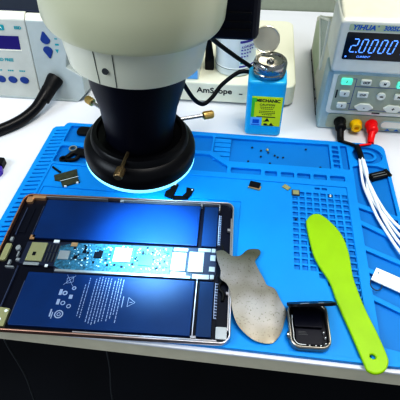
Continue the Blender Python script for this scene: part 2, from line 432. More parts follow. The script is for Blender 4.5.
for x in (-71.5, -68, -64.3, -61):
    box(bm, x, x+1.1, -8, 3, 3.0, 4.2); box(bm, x, x+1.1, 5, 14.5, 3.0, 4.2)
tb('board_connector', bm, M['dgrey'])
for b6 in ((-69, -63, 17, 20.5, 3, 4.6), (-69, -66, -14.5, -11.5, 3, 4.4)):
    bm = new(); box(bm, *b6); tb('metal_clip', bm, M['shieldw'])
for b6 in ((-49, -42, 13, 18, 4.0, 4.8), (-97, -92, 20, 26, 3, 4.4)):
    bm = new(); box(bm, *b6); tb('copper_patch', bm, M['copper'])
# bottom rail of the board
bm = new(); box(bm, -57, 82, -19.3, -16.6, 3.0, 4.6); tb('board_rail', bm, M['shield'])
# loudspeakers in the corners
bm = new(); prism(bm, rrect(-HX+4.5, -113, -9, 13, 2, 3), 1.3, 4.6); tb('speaker', bm, M['gold'], bevel=0.3)
bm = new(); prism(bm, rrect(-HX+5, -HX+18, 66, 30, 2, 3)[::-1], 1.3, 1.9); tb('speaker', bm, M['tabin'])
bm = new(); prism(bm, [(-HX+4, -80), (-86, -82.5), (-86.5, -64), (-98, -63), (-HX+4, -60)], 1.3, 4.8); sp = tb('speaker', bm, M['gold'], bevel=0.3)
bm = new()
bm.free()
for x, y_ in ((-97, -70), (-92, -76), (-89, -67), (-112, -72)):
    bm = new(); prism(bm, ell(x, y_, 1.6, 1.6, 10), 4.8, 5.2); tb('screw', bm, M['shieldw'], sp)
sp2 = new(); prism(sp2, rrect(110.5, 121, -82, -70, 1), 1.3, 5.0); tb('speaker', sp2, M['shield'], bevel=0.3)
bm = new(); box(bm, 111, 121.5, -69.5, -62, 1.3, 4.6); tb('bracket', bm, M['chip'])
bm = new(); prism(bm, ell(-105, 8, 2.6, 3.4, 16), 1.3, 4.4); tb('metal_clip', bm, M['shield'])
for b4 in ((-109, -106.5, -14, -8), (-103, -101.5, -3.5, 3), (-102, -98, -8.5, -5.5), (-110, -101, -17, -15.5), (-118, -115, 17, 22)):
    bm = new(); box(bm, *b4, 1.3, 4.1); tb('metal_clip', bm, M['shield'])
# printed markings on the lower battery (rows of tiny unreadable dashes read from the right)
bm = new(); rnd = random.Random(11)
cols = [(-20.5, -33, -70), (-17.5, -25, -72), (-11, -26, -76), (-8, -24, -76), (-5, -23, -76), (-2, -24, -76), (1, -24, -75), (4, -24.5, -74), (8, -27, -74), (11, -24, -70), (13.5, -24, -66), (16.5, -25, -74)]
for x, ya, yb in cols:
    y_ = ya
    while y_ > yb + 2:
        L = rnd.uniform(1.2, 3.6)
        box(bm, x-0.38, x+0.38, y_-L, y_, 4.4, 4.45); y_ -= L + 0.8
tb('printed_marking', bm, M['print_'], bat); bm = new()
# warning triangle
for a, b in (((25, -45), (25, -55)), ((25, -55), (32, -50)), ((32, -50), (25, -45))):
    tube(bm, [(a[0], a[1], 4.42), (b[0], b[1], 4.42)], 0.3, 4, smooth=False)
box(bm, 26.5, 29.5, -50.3, -49.7, 4.4, 4.45)
box(bm, 19.5, 20.3, -56, -44, 4.4, 4.45)
tb('printed_marking', bm, M['print_'], bat); bm = new()
# crossed bin
for a, b in (((-42, -23), (-33, -36)), ((-33, -23.5), (-43, -35)), ((-41, -27), (-35, -25)), ((-40, -33), (-34, -31)), ((-41, -27), (-40, -33)), ((-35, -25), (-34, -31))):
    tube(bm, [(a[0], a[1], 4.42), (b[0], b[1], 4.42)], 0.32, 4, smooth=False)
def ringm(x, y_, r, w=0.4):
    sheet(bm, ell(x, y_, r, r, 16), [ell(x, y_, r-w*2, r-w*2, 14)], 4.38, 4.46)
ringm(-31, -38, 2.2, .6); ringm(-38.5, -44, 2.6, .7); ringm(-37.5, -55, 2.4, .5); ringm(-31, -58, 2.3, .5); ringm(-38, -67, 4.4, .6); ringm(-38, -67, 2.0, .4)
box(bm, -44.5, -41.5, -46.5, -40, 4.4, 4.45); box(bm, -44, -41, -57, -51, 4.4, 4.45); box(bm, -33.5, -30, -50, -45.5, 4.4, 4.45); box(bm, -47, -45.5, -70, -62, 4.4, 4.45); box(bm, -44.8, -43.8, -72, -65, 4.4, 4.45)
tb('printed_marking', bm, M['print_'], bat)

# ------------------------------------------------------------------ thin worn steel opening plate, resting on the tablet edge
METAL = [(-23.2,277.1,11.9),(-15.6,279.9,10.8),(-7.3,275.1,9.6),(2.0,277.1,8.3),(9.4,286.6,7.3),(20.5,289.9,5.8),(23.2,285.7,5.4),(20.8,280.1,5.7),(17.9,273.7,6.1),(21.4,265.0,5.6),(27.8,253.6,4.7),(31.0,247.2,4.3),(38.5,244.6,4.2),(44.4,231.7,4.2),(50.0,220.0,4.2),(48.0,209.6,4.2),(45.2,199.0,4.2),(40.5,190.5,4.2),(34.5,186.0,4.2),(21.4,186.4,5.6),(10.1,193.0,7.2),(2.6,202.1,8.3),(-2.2,216.9,8.9),(-5.5,232.8,9.4),(-9.1,240.6,9.9),(-15.4,244.6,10.8),(-16.4,255.1,10.9),(-20.5,265.4,11.5)]
bm = new()
pts = smoothpath([(x, y, 0) for x, y, z in METAL] + [(METAL[0][0], METAL[0][1], 0)], 3)[:-1]
def pz(x): return max(4.0, 11.8-(x+12)*0.16) + (0.8*max(0, (x-30)/20))
sheet(bm, [(p.x, p.y) for p in pts], [], 0, 0.6)
bmesh.ops.triangulate(bm, faces=bm.faces[:])
for c in range(-20, 50, 5):
    bmesh.ops.bisect_plane(bm, geom=bm.verts[:]+bm.edges[:]+bm.faces[:], plane_co=(c, 0, 0), plane_no=(1, 0, 0))
for v in bm.verts: v.co.z += pz(v.co.x)
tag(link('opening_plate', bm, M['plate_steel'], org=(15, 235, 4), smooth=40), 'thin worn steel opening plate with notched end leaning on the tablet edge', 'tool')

# ------------------------------------------------------------------ lime spatula
SP = [(72.2,335.4),(77.7,344.4),(83.8,347.4),(90.4,345.9),(100.7,335.1),(110.5,318.3),(115.1,295.8),(115.8,274.1),(117.2,259.3),(123.3,231.0),(131.2,206.4),(136.3,186.8),(136.6,179.2),(132.3,172.0),(124.7,168.3),(118.0,170.3),(115.4,176.6),(108.7,199.5),(98.3,233.0),(92.6,256.6),(83.0,276.1),(77.7,291.5),(73.3,320.4)]
pts = [(p.x, p.y) for p in smoothpath([(x, y, 0) for x, y in SP] + [(SP[0][0], SP[0][1], 0)], 4)[:-1]]
t = thing('plastic_spatula', 'lime green plastic spatula with a hole at the end of its handle', 'spatula', (105, 260, 4.3))
bm = new(); sheet(bm, pts, [ell(124.0, 183.6, 2.6, 2.2, 16)], 4.4, 8.2, 1.1); link('body', bm, M['lime'], t, smooth=60)

# ------------------------------------------------------------------ smart watch with the screen lifted
t = thing('opened_watch', 'small opened smart watch case with its black screen lifted, beside the spatula', 'watch', (69.5, 206, 3.2), math.radians(3))
def wt(name, bm, m, parent=t, **k): return link(name, bm, m, parent, local=True, **k)
bm = new(); sheet(bm, rrect(-18.5, 18.5, -23, 23, 9.5, 8), [rrect(-16.2, 16.2, -20.6, 20.6, 7.6, 8)], 0.3, 8.6, 1.4); wt('case', bm, M['watch'], smooth=60)
bm = new(); prism(bm, rrect(-17, 17, -21.5, 21.5, 8), 0, 3.0); wt('back_plate', bm, M['chip'])
bm = new(); prism(bm, rrect(-13.2, 12.5, -1.5, 15.5, 1.5), 3.0, 6.4); wt('battery', bm, M['tabin'], bevel=0.4)
bm = new(); prism(bm, rrect(-12.5, 11.5, -18, -2.8, 3), 3.0, 5.2); e = wt('taptic_module', bm, M['tabin'], bevel=0.4)
bm = new()
for k in range(3): box(bm, -10, -3.5+k, -6.2-k*1.4, -5.7-k*1.4, 5.2, 5.25)
wt('printed_marking', bm, M['dgrey'], e)
bm = new()
tube(bm, [(-14.6, 10, 6), (-14.9, 2, 6), (-14.4, -8, 6), (-14.2, -14, 6), (-11, -18.2, 6), (-4, -19, 6)], 0.45, 6)
for x, y_ in ((14, -11), (9, -19), (4.5, -19.3), (-1, -19.2), (13.5, -17), (-14.6, 8), (12.9, -6)): box(bm, x-0.5, x+0.5, y_-0.4, y_+0.4, 3, 6.4)
wt('gold_contact', bm, M['shieldw'])
bm = new(); lathe(bm, [(0,0),(3.2,0),(3.4,0.5),(3.4,1.8),(2.8,2.2),(0,2.2)], 24, mtx=aim((-18.2, -10, 4.6), (-1,0,0))); wt('crown', bm, M['steel'], smooth=40)
# screen hinged at the far end, standing up at about the viewing slope
mt = Matrix.Translation((2.4, 22.0, 9.3)) @ Matrix.Rotation(math.radians(-56), 4, 'X') @ Matrix.Rotation(math.radians(-5), 4, 'Y')
bm = new()
prism(bm, rrect(-22, 20.0, -27, 5, 8.0, 6), -1.8, 0.9, mtx=mt @ Matrix.Rotation(math.radians(0), 4, 'Z'))
scr = wt('screen', bm, M['glassb'], bevel=0.3)
bm = new(); box(bm, -13, -5, -25.5, -22, 0.8, 1.3, mt); box(bm, 3, 8, -25, -22.5, 0.8, 1.3, mt); wt('screen_bracket', bm, M['shield'], scr)
bm = new(); tube(bm, [(-7, 17, 5.5), (-6.5, 19.0, 9), (-6, 20.5, 9.2)], 0.9, 6); tube(bm, [(1, 17, 5.5), (1.2, 19.0, 9), (1.5, 20.5, 9.2)], 0.9, 6); wt('flex_cable', bm, M['blackm'])

# ------------------------------------------------------------------ white tag with wire loop
t = thing('white_tag', 'white plastic strip with a small hole lying on the right mat trays', 'tag', (150, 265, 4.3))
dx, dy = 0.905, -0.425
A = Vector((141.4, 281.2)); B = Vector((134.0, 266.2)); D = Vector((dx, dy))
pl = [tuple(A), tuple(B), tuple(B + D*75), tuple(A + D*75)]
hc = (A + B)/2 + D*4 + Vector((1.2, 2.5))
bm = new(); sheet(bm, pl, [ell(hc.x, hc.y, 1.0, 1.0, 12)], 4.4, 6.2, 0.2); link('strip', bm, M['white'], t)
bm = new(); tube(bm, [(133.8, 266, 4.8), (133.2, 259, 4.7), (137, 254.5, 4.7), (142.5, 256.5, 4.7), (144.5, 262, 4.8)], 0.5, 6); link('wire_loop', bm, M['dgrey'], t, smooth=60)

# ------------------------------------------------------------------ stereo microscope with ring light
MX, MY = -92.0, 288.0
t = thing('stereo_microscope', 'cream stereo microscope head with black ring light hanging over the mat', 'microscope', (MX, MY, 0))
tilt = Matrix.Translation((MX, MY, 135)) @ Matrix.Rotation(math.radians(4.7), 4, 'Y') @ Matrix.Translation((0, 0, -135))
def ml(name, prof, m, parent=t, smooth=35, n=96):
    bm_ = new(); lathe(bm_, prof, n, mtx=tilt); return link(name, bm_, m, parent, smooth=smooth)
ring = ml('ring_light', [(30,131.5),(45.5,131.5),(47.0,133),(47.6,137),(47.4,143),(46.0,147),(43.0,150.0),(41.2,151),(40.4,155),(39.0,156.5),(35.5,157),(34.5,154),(28.5,153),(28.5,131.5)], M['black'])
ml('led_diffuser', [(33,129.6),(44.2,129.6),(44.2,131.4),(33,131.4)], M['ringlight'], ring)
ml('glowing_rim', [(44.6,128.6),(46.3,128.8),(47.2,130.2),(47.2,132.6),(46.2,132.9),(44.6,131.3)], M['diffuser'], ring)
ml('objective_barrel', [(0,136.0),(24,136.0),(26.5,138),(27.6,142),(28.0,158),(31.0,185),(36.0,205),(37.6,228),(0,229)], M['navyb'], smooth=30)
# thumb screws around the ring: two brass, one dark
def thumb(a, b, r, m, shaft=M['steel']):
    a, b = Vector(a), Vector(b); d = (b-a); L = d.length
    bm_ = new(); lathe(bm_, [(0,0),(1.6,0),(1.6,L-9),(0,L-9)], 16, mtx=aim(a, d)); s = link('thumb_screw', bm_, shaft, ring, smooth=40)
    bm_ = new(); pr_ = [(0,L-10),(r*0.8,L-10),(r,L-9.2),(r,L-0.8),(r*0.85,L),(0,L)]
    lathe(bm_, pr_, 20, mtx=aim(a, d))
    for k in range(20):
        an = 2*PI*k/20; mtx_ = aim(a, d)
        p0 = mtx_ @ Vector((r*math.cos(an), r*math.sin(an), L-9)); p1 = mtx_ @ Vector((r*math.cos(an), r*math.sin(an), L-1))
        tube(bm_, [p0, p1], 0.28, 4, smooth=False)
    link('knurled_knob', bm_, m, s, smooth=40)
thumb((-64, 313, 151), (-32.5, 328, 149), 3.4, M['brass'])
thumb((-118, 312, 150), (-154, 341, 148), 3.5, M['brass'])
thumb((-93, 258, 157), (-95.3, 232.0, 154), 3.5, M['brassd'], M['brassd'])
low = ml('lower_housing', [(0,226),(46.0,226),(48.0,227.5),(50.0,240),(52.5,258),(56,262),(0,262)], M['cream2'])
low['label'] = 'pale cream lower ring of the head'
bm = new(); lathe(bm, [(0,0),(2.1,0),(2.1,0.8),(0,0.8)], 20, mtx=aim((-91.5, 238.6, 240), (-0.10,-1,0.12))); link('set_screw', bm, M['dgrey'], low)
bm = new()
for ang in (-106.5, -92.5):
    a_ = math.radians(ang)
    for z0_, z1_ in ((228, 256),):
        r0, r1 = 48.2, 52.6
        tube(bm, [tilt @ Vector((MX*0+r0*math.cos(a_), r0*math.sin(a_), z0_)), tilt @ Vector((r1*math.cos(a_), r1*math.sin(a_), z1_))], 0.25, 4, smooth=False)
link('panel_seam', bm, M['seam'], low)
ml('head_body', [(0,256),(56.0,256),(59.5,257.2),(60.8,260.5),(61.2,280),(60.5,300),(58,330),(0,332)], M['cream'])
# focus arm, pillar and base
bm = new(); prism(bm, rrect(-112, 2, 372, 465, 9, 4), 197, 300); arm = link('focus_arm', bm, M['navyb'], t, bevel=3)
for z in (206, 213, 221):
    bm = new(); box(bm, -70, -5, 370.8, 372.5, z, z+2.2); link('focus_slot', bm, M['black'], arm, bevel=0.5)
bm = new(); box(bm, -108, -80, 464, 590, 215, 245); link('support_beam', bm, M['navyb'], t, bevel=2)
bm = new(); box(bm, -112, -78.5, 571, 604, 35, 245); pil = link('pillar', bm, M['psuf'], t, bevel=1.0)
bm = new(); box(bm, -111, -80.2, 570.2, 571.2, 36, 74); link('blue_film', bm, M['bluefilm'], pil)['label'] = 'light blue film on the pillar'
bm = new(); prism(bm, rrect(-210, 63, 563, 778, 16, 8), 3, 35); base = link('stand_base', bm, M['cream2'], t, bevel=2.5, seg=3)
base['label'] = 'flat cream base with maker lettering'
bm = new()
bm.free()
for x in (-190, 42):
    for y in (580, 780):
        bm = new(); lathe(bm, [(0,0),(7,0),(7,3.2),(0,3.2)], 20, c=(x, y, 0)); link('rubber_foot', bm, M['blackm'], base)
bm = new(); text(bm, 'AmScope', 12.3, face_frame(-54.5, 563, 0, 563, 40, 22.3, 0.1), 0.2, bold=0.25, sx=1.1); box(bm, -18, -13, 562.5, 563.2, 18.5, 19.8)
link('lettering', bm, M['ink'], base)

# ------------------------------------------------------------------ ring light cable and its plug
t = thing('power_cable', 'black cable looping from the microscope down past the steel capped bottle', 'cable', (-60, 480, 35))
bm = new()
tube(bm, [(-66,440,185),(-59,470,159),(-48,495,134),(-24,515,105),(-5,530,84),(4,536,72),(6,540,62),(0,534,70),(-6,526,78),(-20,520,79),(-40,515,63),(-51,500,53),(-62,490,48),(-73,480,62),(-85,470,92),(-90,450,122),(-92,430,150)], 2.7, 12)
link('lead', bm, M['blackm'], t, smooth=60)
t = thing('black_plug', 'black tapered plug standing between the jar and the pillar', 'plug', (-66, 606, 35))
bm = new(); prism(bm, rrect(-73, -59.5, 599, 611, 3), 35, 52); tube(bm, [(-66.3, 605, 50), (-67, 605, 65), (-68, 604, 84)], lambda s: 6.8-2.6*s, 14); link('plug_body', bm, M['black'], t, smooth=40)
bm = new(); tube(bm, [(-68.5, 604, 84), (-70, 600, 110), (-72, 560, 150), (-78, 500, 190)], 1.6, 8); link('lead', bm, M['blackm'], t, smooth=60)

# ------------------------------------------------------------------ white jar
t = thing('plastic_jar', 'white plastic jar with blue printed label standing on the microscope base', 'jar', (-26, 614, 35.2))
bm = new(); lathe(bm, [(0,35.2),(27.5,35.2),(29.5,36.5),(30,46),(30.4,47),(30.6,48.2),(29.6,49.2),(29.8,100),(28.5,103),(27,104),(0,104)], 64, c=(-28,612,0)); link('body', bm, M['jar'], t, smooth=30)
bm = new(); lathe(bm, [(0,103),(30.5,103),(31.5,104),(31.5,117),(30.5,118.5),(0,119)], 64, c=(-28,612,0)); link('lid', bm, M['white'], t, smooth=30)
bm = new(); lathe(bm, [(30.1,46.8),(30.7,47.2),(30.7,47.9),(30.1,48.3)], 64, c=(-28,612,0)); link('base_ring', bm, M['seam'], t, smooth=30)
def onjar(a0, a1, z0, z1, r=30.05, n=12):
    """patch on the jar wall; angles in degrees measured from straight ahead."""
    b_ = new()
    for i in range(n):
        q = []
        for a, z in ((a0+(a1-a0)*i/n, z0), (a0+(a1-a0)*(i+1)/n, z0), (a0+(a1-a0)*(i+1)/n, z1), (a0+(a1-a0)*i/n, z1)):
            an = math.radians(a-90); q.append(b_.verts.new((-28+r*math.cos(an), 612+r*math.sin(an), z)))
        b_.faces.new(q)
    return b_
jl = link('label', onjar(14, 80, 50.5, 92), M['jlabel'], t)
link('violet_band', onjar(14, 80, 87.5, 91, 30.15), M['violet'], jl)
link('violet_band', onjar(14, 80, 50.5, 53, 30.15), M['violet'], jl)
def jar_text(s, size, a, z, m):
    b_ = new(); an = math.radians(a-90)
    p = Vector((-28+30.3*math.cos(an), 612+30.3*math.sin(an), z)); n_ = Vector((math.cos(an), math.sin(an), 0)); u = Vector((-math.sin(an), math.cos(an), 0))
    mm_ = Matrix.Identity(4)
    for i in range(3): mm_[i][0] = u[i]; mm_[i][1] = (0,0,1)[i]; mm_[i][2] = n_[i]; mm_[i][3] = p[i]
    text(b_, s, size, mm_, 0.05, bold=0.1); link('lettering', b_, m, jl)
jar_text('K.DAUJIO', 4.6, 36, 82, M['violet'])
bm = new()
for k, z in enumerate((76.5, 71.5, 66.5)):
    for j in range(5 - k):
        a = math.radians(20+j*8-90); p = (-28+30.3*math.cos(a), 612+30.3*math.sin(a))
        box(bm, p[0]-1.4, p[0]+1.4, p[1]-0.3, p[1]+0.3, z, z+1.4)
link('small_print', bm, M['violet'], jl)
link('green_mark', onjar(17, 27, 56, 61, 30.2), M['teal'], jl)

# ------------------------------------------------------------------ blue dispenser bottle
t = thing('dispenser_bottle', 'light blue square dispenser bottle with steel pump cap and yellow caution label', 'bottle', (20, 512, 0))
bm = new(); prism(bm, rrect(-5.5, 43.5, 493, 532, 6, 5), 0.2, 84.5); b_ = link('body', bm, M['bottle'], t, bevel=3.5, seg=4)
bm = new(); lathe(bm, [(15,83),(16.5,85),(16.5,91),(0,91)], 40, c=(20.3,512,0)); link('neck', bm, M['bottle'], t, smooth=40)
bm = new(); lathe(bm, [(15,86.5),(19.0,86.5),(20.4,88),(20.6,91),(19.8,92.5),(21.0,94.5),(21.2,101),(20.0,104.5),(18.3,106),(17.2,105.6),(15,103.3),(5,102.4),(0,102.2)], 64, c=(20.5,512,0)); cap = link('pump_cap', bm, M['steel'], t, smooth=30)
bm = new(); lathe(bm, [(4.6,102.4),(4.6,104.5),(3.6,105.6),(2.2,105.4),(1.4,104.2),(0,104.2)], 32, c=(20.5,512,0)); link('nozzle', bm, M['steel'], cap, smooth=30)
lm = Matrix.Translation((13.5, 532, 120.5)) @ Matrix.Rotation(math.radians(68), 4, 'X') @ Matrix.Rotation(math.radians(3), 4, 'Z')
bm = new(); lathe(bm, [(0,0.9),(6,0.8),(12,0.2),(14.6,0.1),(15.6,0.9),(16.3,0.6),(16.6,-0.4),(15.8,-1.4),(8,-2.2),(0,-2.4)], 56, mtx=lm); lid = link('open_lid', bm, M['lidm'], cap, smooth=35)
bm = new(); box(bm, 12.5, 19.5, 526, 532, 101, 108); box(bm, 13, 19, 528, 533, 105, 110.5); link('hinge', bm, M['lidm'], cap, bevel=0.6)
ff = lambda x, s, out=0.1: face_frame(x, 493, 0, 493, 88, s, out)
bm = new(); box(bm, 1.5, 41, 492.6, 493.1, 17.5, 63); lb = link('caution_label', bm, M['label'], t)
bm = new(); text(bm, 'MECHANIC', 6.2, ff(22.5, 57, .5), 0.05, bold=0.22, sx=0.98); link('lettering', bm, M['ink'], lb); bm = new(); text(bm, 'CAUTION', 4.2, ff(22, 50.8, .5), 0.05, bold=0.08, sx=1.05)
for k, (z, w) in enumerate(((46.8, 9), (44.2, 8), (40.5, 10), (37.9, 10), (35.4, 6))):
    x = 22-w
    while x < 22+w: box(bm, x, x+2.0, 492.35, 492.6, z, z+0.8); x += 2.7
box(bm, 9, 34, 492.35, 492.6, 31.4, 32.6)
def tri(bm_, cx, z, w, h): prism(bm_, [(-w, 0), (w, 0), (0, h)], 0, 0.1, mtx=ff(cx, z, .45))
tri(bm, 23.5, 25, 3.4, 5.6); box(bm, 19, 22.5, 492.35, 492.6, 24.6, 25.8)
tri(bm, 29.5, 18.4, 3.2, 4.6); prism(bm, ell(22, 20.2, 2.6, 1.4, 14), 0, 0.1, mtx=ff(0, 0, .45)); box(bm, 19.5, 33, 492.35, 492.6, 18.2, 19.0)
link('lettering', bm, M['ink'], lb)
bm = new(); box(bm, 1.6, 5.5, 492.3, 492.65, 31, 61); box(bm, 5.5, 8, 492.3, 492.65, 55, 61); link('green_stripe', bm, M['greenp'], lb)
bm = new(); box(bm, 1.5, 16.5, 492.2, 492.7, 17.5, 31); ic = link('pictogram_panel', bm, M['bluefilm'], lb)
bm = new(); box(bm, 4.5, 13, 491.9, 492.3, 21.5, 27.5); box(bm, 2.5, 14, 491.9, 492.3, 18.6, 19.6); link('pictogram', bm, M['blueink'], ic)

# ------------------------------------------------------------------ soldering station, upper left
t = thing('soldering_station', 'grey soldering station with violet display and oval navy buttons at the upper left', 'soldering station', (-360, 600, 0))
prof = [(547, 2), (546, 0), (700, 0), (700, 126), (574, 128), (567, 122)]
def wedge(bm_, x0, x1, prof_):
    a = [bm_.verts.new((x0, y, z)) for y, z in prof_]; b = [bm_.verts.new((x1, y, z)) for y, z in prof_]
    bm_.faces.new(a); bm_.faces.new(b[::-1]); n = len(prof_)
    for i in range(n): bm_.faces.new([a[i], b[i], b[(i+1) % n], a[(i+1) % n]])
    return bm_
bm = new(); wedge(bm, -520, -320.4, [(546, 1), (700, 1), (700, 116), (566.3, 116)]); link('body', bm, M['stat'], t, bevel=1.5)
bm = new(); prism(bm, [(-319.6, 0), (-262, 0), (-249, 13), (-249, 40), (-272, 53), (-266, 78), (-262, 117.5), (-319.6, 117.5)], -130, 0, mtx=face_frame(0, 546, 0, 567, 122, 0, 0)); link('port_block', bm, M['stat2'], t, bevel=1.2)
bm = new(); wedge(bm, -520, -320.6, [(566.3, 116.5), (573, 123), (578, 123), (578, 114), (566.3, 114)]); wedge(bm, -319.4, -262, [(566.3, 115.5), (572, 122), (577, 122), (577, 114), (566.3, 114)]); link('top_trim', bm, M['stattop'], t, bevel=0.8)
bm = new(); box(bm, -519, -263, 578.5, 701, 10, 124.5); link('top_cover', bm, M['navy'], t, bevel=2)
bm = new(); box(bm, -520, -263, 545.2, 548, 0.5, 3.5); link('bottom_strip', bm, M['stat2'], t)
F = lambda x, s, out=0.1: face_frame(x, 546, 0, 567, 122, s, out)
bm = new(); prism(bm, [(-430, 75.5), (-335.5, 76.0), (-334.5, 95.0), (-430, 94.0)], -0.3, 0.35, mtx=F(0, 0, 0)); link('display', bm, M['lcd'], t)
bm = new(); prism(bm, [(-432, 73), (-333.8, 74.0), (-333.8, 76.0), (-432, 75.3)], -0.3, 0.4, mtx=F(0, 0, 0)); link('display_lip', bm, M['stattop'], t)
bm = new(); prism(bm, rrect(-378, -353, 102.5, 110, 1.5), 0, 0.3, mtx=F(0, 0, 0)); bd = link('maker_badge', bm, M['teal'], t)
bm = new(); text(bm, 'YIHUA', 6, F(-365, 106.2, .35), 0.05, bold=0.1); link('lettering', bm, M['stattop'], bd)
bm = new(); text(bm, 'ESD', 5.4, F(-332.5, 106.5, .2), 0.05, bold=0.22, sx=1.15); link('lettering', bm, M['teal'], t); bm = new(); text(bm, 'LEAD FREE', 5.8, F(-366, 60, .2), 0.05, bold=0.22, sx=1.12); link('lettering', bm, M['teal'], t); bm = new()
for x in (-359, -341, -377):
    for k in range(3): prism(bm, [(x-4.5+k*3.2, 43), (x-2+k*3.2, 43), (x-2+k*3.2, 45), (x-4.5+k*3.2, 45)], 0, 0.15, mtx=F(0, 0, 0))
link('lettering', bm, M['teal'], t); bm = new(); prism(bm, [(-281.5, 93), (-277.5, 93), (-277.5, 94.6), (-281.5, 94.6)], 0, 0.15, mtx=F(0, 0, 0))
prism(bm, [(-282, 84.5), (-276.5, 84.5), (-276.5, 87), (-282, 87)], 0, 0.15, mtx=F(0, 0, 0))
prism(bm, [(-283.2, 79), (-277.8, 79), (-280.5, 73.5)], 0, 0.15, mtx=F(0, 0, 0))
link('lettering', bm, M['teal'], t)
for x in (-377, -359, -340.5):
    bm = new(); prism(bm, ell(x, 30.2, 6.8, 5.2, 28, -0.15), -0.2, 1.4, mtx=F(0, 0, 0)); link('oval_button', bm, M['bbtn'], t, bevel=0.5)
def teardrop(flip):
    pts_ = []
    for i in range(24):
        a = 2*PI*i/24; s_ = math.sin(a); x = 7.0*math.cos(a)*(1-0.42*max(0, s_))*(1 if s_ < 0 else 1-0.35*s_); y_ = s_*(11 if s_ > 0 else 6.5)
        pts_.append((x, y_ if not flip else -y_))
    return pts_
bm = new(); prism(bm, [(-295.2+x-0.12*y, 92.5+y) for x, y in teardrop(False)], -0.2, 1.3, mtx=F(0, 0, 0)); link('up_button', bm, M['bbtn'], t, bevel=0.5)
bm = new(); prism(bm, [(-294+x-0.12*y, 76.5+y) for x, y in teardrop(True)], -0.2, 1.3, mtx=F(0, 0, 0)); link('down_button', bm, M['bbtn'], t, bevel=0.5)
# black handle hose plugged into the front
t2 = thing('station_hose', 'thick black hose plugged into the soldering station and running off left', 'hose', (-345, 458, 0))
bm = new(); lathe(bm, [(0,-2),(11.5,-2),(12,0),(11.6,5),(9.8,18),(0,18)], 32, mtx=aim((-291,550,35), (-0.30,-0.84,-0.42))); lathe(bm, [(9.6,16),(10.2,18),(10.2,21),(9.9,26),(9.6,37),(0,37)], 32, mtx=aim((-291,550,35), (-0.30,-0.84,-0.42))); link('collar', bm, M['blackm'], t2, smooth=40)
bm = new(); tube(bm, [(-292.5,546,33.5),(-300,524,24),(-309,502,14.5),(-323,481,9),(-342,460,7.6),(-370,440,7.2),(-430,415,7.2)], lambda s: 9.2-1.6*min(1, s*3), 16); link('tubing', bm, M['black'], t2, smooth=60)

# ------------------------------------------------------------------ purple gadget at the left edge
t = thing('purple_case', 'small purple and black case at the left edge of the bench', 'case', (-318, 380, 0))
bm = new(); prism(bm, [(-309.5, 386), (-306.5, 378), (-311, 364), (-345, 360), (-345, 388)], 0.2, 8); link('shell', bm, M['purple'], t, bevel=1.5)
bm = new(); prism(bm, [(-345, 387.5), (-310, 387), (-311, 399), (-345, 401)], 0.2, 10); link('end_cap', bm, M['black'], t, bevel=1.0)

# ------------------------------------------------------------------ bench power supply, upper right
t = thing('power_supply', 'ivory bench power supply showing 2.0000 with rubber keys at the upper right', 'power supply', (180, 620, 0))
XR = 275
bm = new(); wedge(bm, 97.5, XR, [(528, 3), (740, 3), (740, 62), (700, 80), (590, 122), (560, 150), (528, 150)]); case = link('rear_case', bm, M['psu'], t, bevel=2)
bm = new(); wedge(bm, 95, XR, [(519, 0), (560, 0), (552, 92), (519, 90)]); link('lower_shell', bm, M['psub'], t, bevel=3, seg=3)
bm = new(); prism(bm, rrect(96, XR, 0, 67, 5), -70, 0, mtx=face_frame(0, 514, 91, 512, 155, 0, 0)); bez = link('display_bezel', bm, M['psuf'], t, bevel=3, seg=3)
bm = new(); wedge(bm, 98, XR, [(514, 154), (518, 159), (600, 170), (690, 170), (690, 152), (600, 142), (540, 142)]); top = link('top_cover', bm, M['psu'], t, bevel=4, seg=3)
bm = new(); prism(bm, rrect(205, 245, 545, 566, 2), 160, 163.5, mtx=None); link('top_recess', bm, M['seam'], top)
bm = new(); prism(bm, ell(189, 532, 5, 3, 20), 158, 161); link('top_button', bm, M['seam'], top)
# side vent facets
vs = [(730, 8), (560, 14), (552, 140), (600, 118), (722, 64)]
bm = new()
v = [bm.verts.new((97.0, y, z)) for y, z in ((722, 12), (640, 10), (612, 66), (700, 74), (730, 58))]; bm.faces.new(v); link('side_panel', bm, M['plate'], case)
bm = new()
v = [bm.verts.new((96.8, y, z)) for y, z in ((600, 50), (600, 116), (690, 80))]; bm.faces.new(v); link('vent_panel', bm, M['mesh'], case)
bm = new()
for a, b in (((598, 46), (694, 82)), ((694, 82), (598, 119)), ((598, 46), (598, 119))):
    tube(bm, [(96.8, a[0], a[1]), (96.8, b[0], b[1])], 2.2, 6, smooth=False)
link('vent_frame', bm, M['psuf'], case)
bm = new(); tube(bm, [(97, 738, 4), (94.6, 545, 4)], 0.7, 6, smooth=False); link('side_seam', bm, M['dgrey'], case)
for y in (700, 660, 610, 585):
    bm = new(); lathe(bm, [(0,0),(2,0),(1.4,1.2),(0,1.4)], 12, mtx=aim((96.5, y, 5), (-1,0,0))); link('side_screw', bm, M['dgrey'], case)
# name plate, display and digits
G = lambda x, s, out=0.1: face_frame(x, 514, 91, 512, 155, s, out)
bm = new(); prism(bm, rrect(106, 171, 55.0, 62.8, 2), -0.3, 0.3, mtx=G(0, 0, 0)); npl = link('name_plate', bm, M['plate'], bez)
bm = new(); text(bm, 'YIHUA', 8.2, G(122.5, 58.9, .35), 0.06, bold=0.3, shear=0.2, sx=1.06); bm2 = new(); text(bm2, '3005D', 7.4, G(154.0, 58.9, .35), 0.06, bold=0.25, shear=0.15, sx=0.95); link('lettering', bm2, M['blueink'], npl)
lathe(bm, [(0.5,0.35),(1.0,0.35),(1.0,0.5),(0.5,0.5)], 12, mtx=G(138.4, 61.2, 0)); link('lettering', bm, M['blueink'], npl)
bm = new(); prism(bm, rrect(105.5, XR-10, 18.5, 53.0, 2), -0.3, 0.5, mtx=G(0, 0, 0)); dsp = link('display', bm, M['disp'], bez)
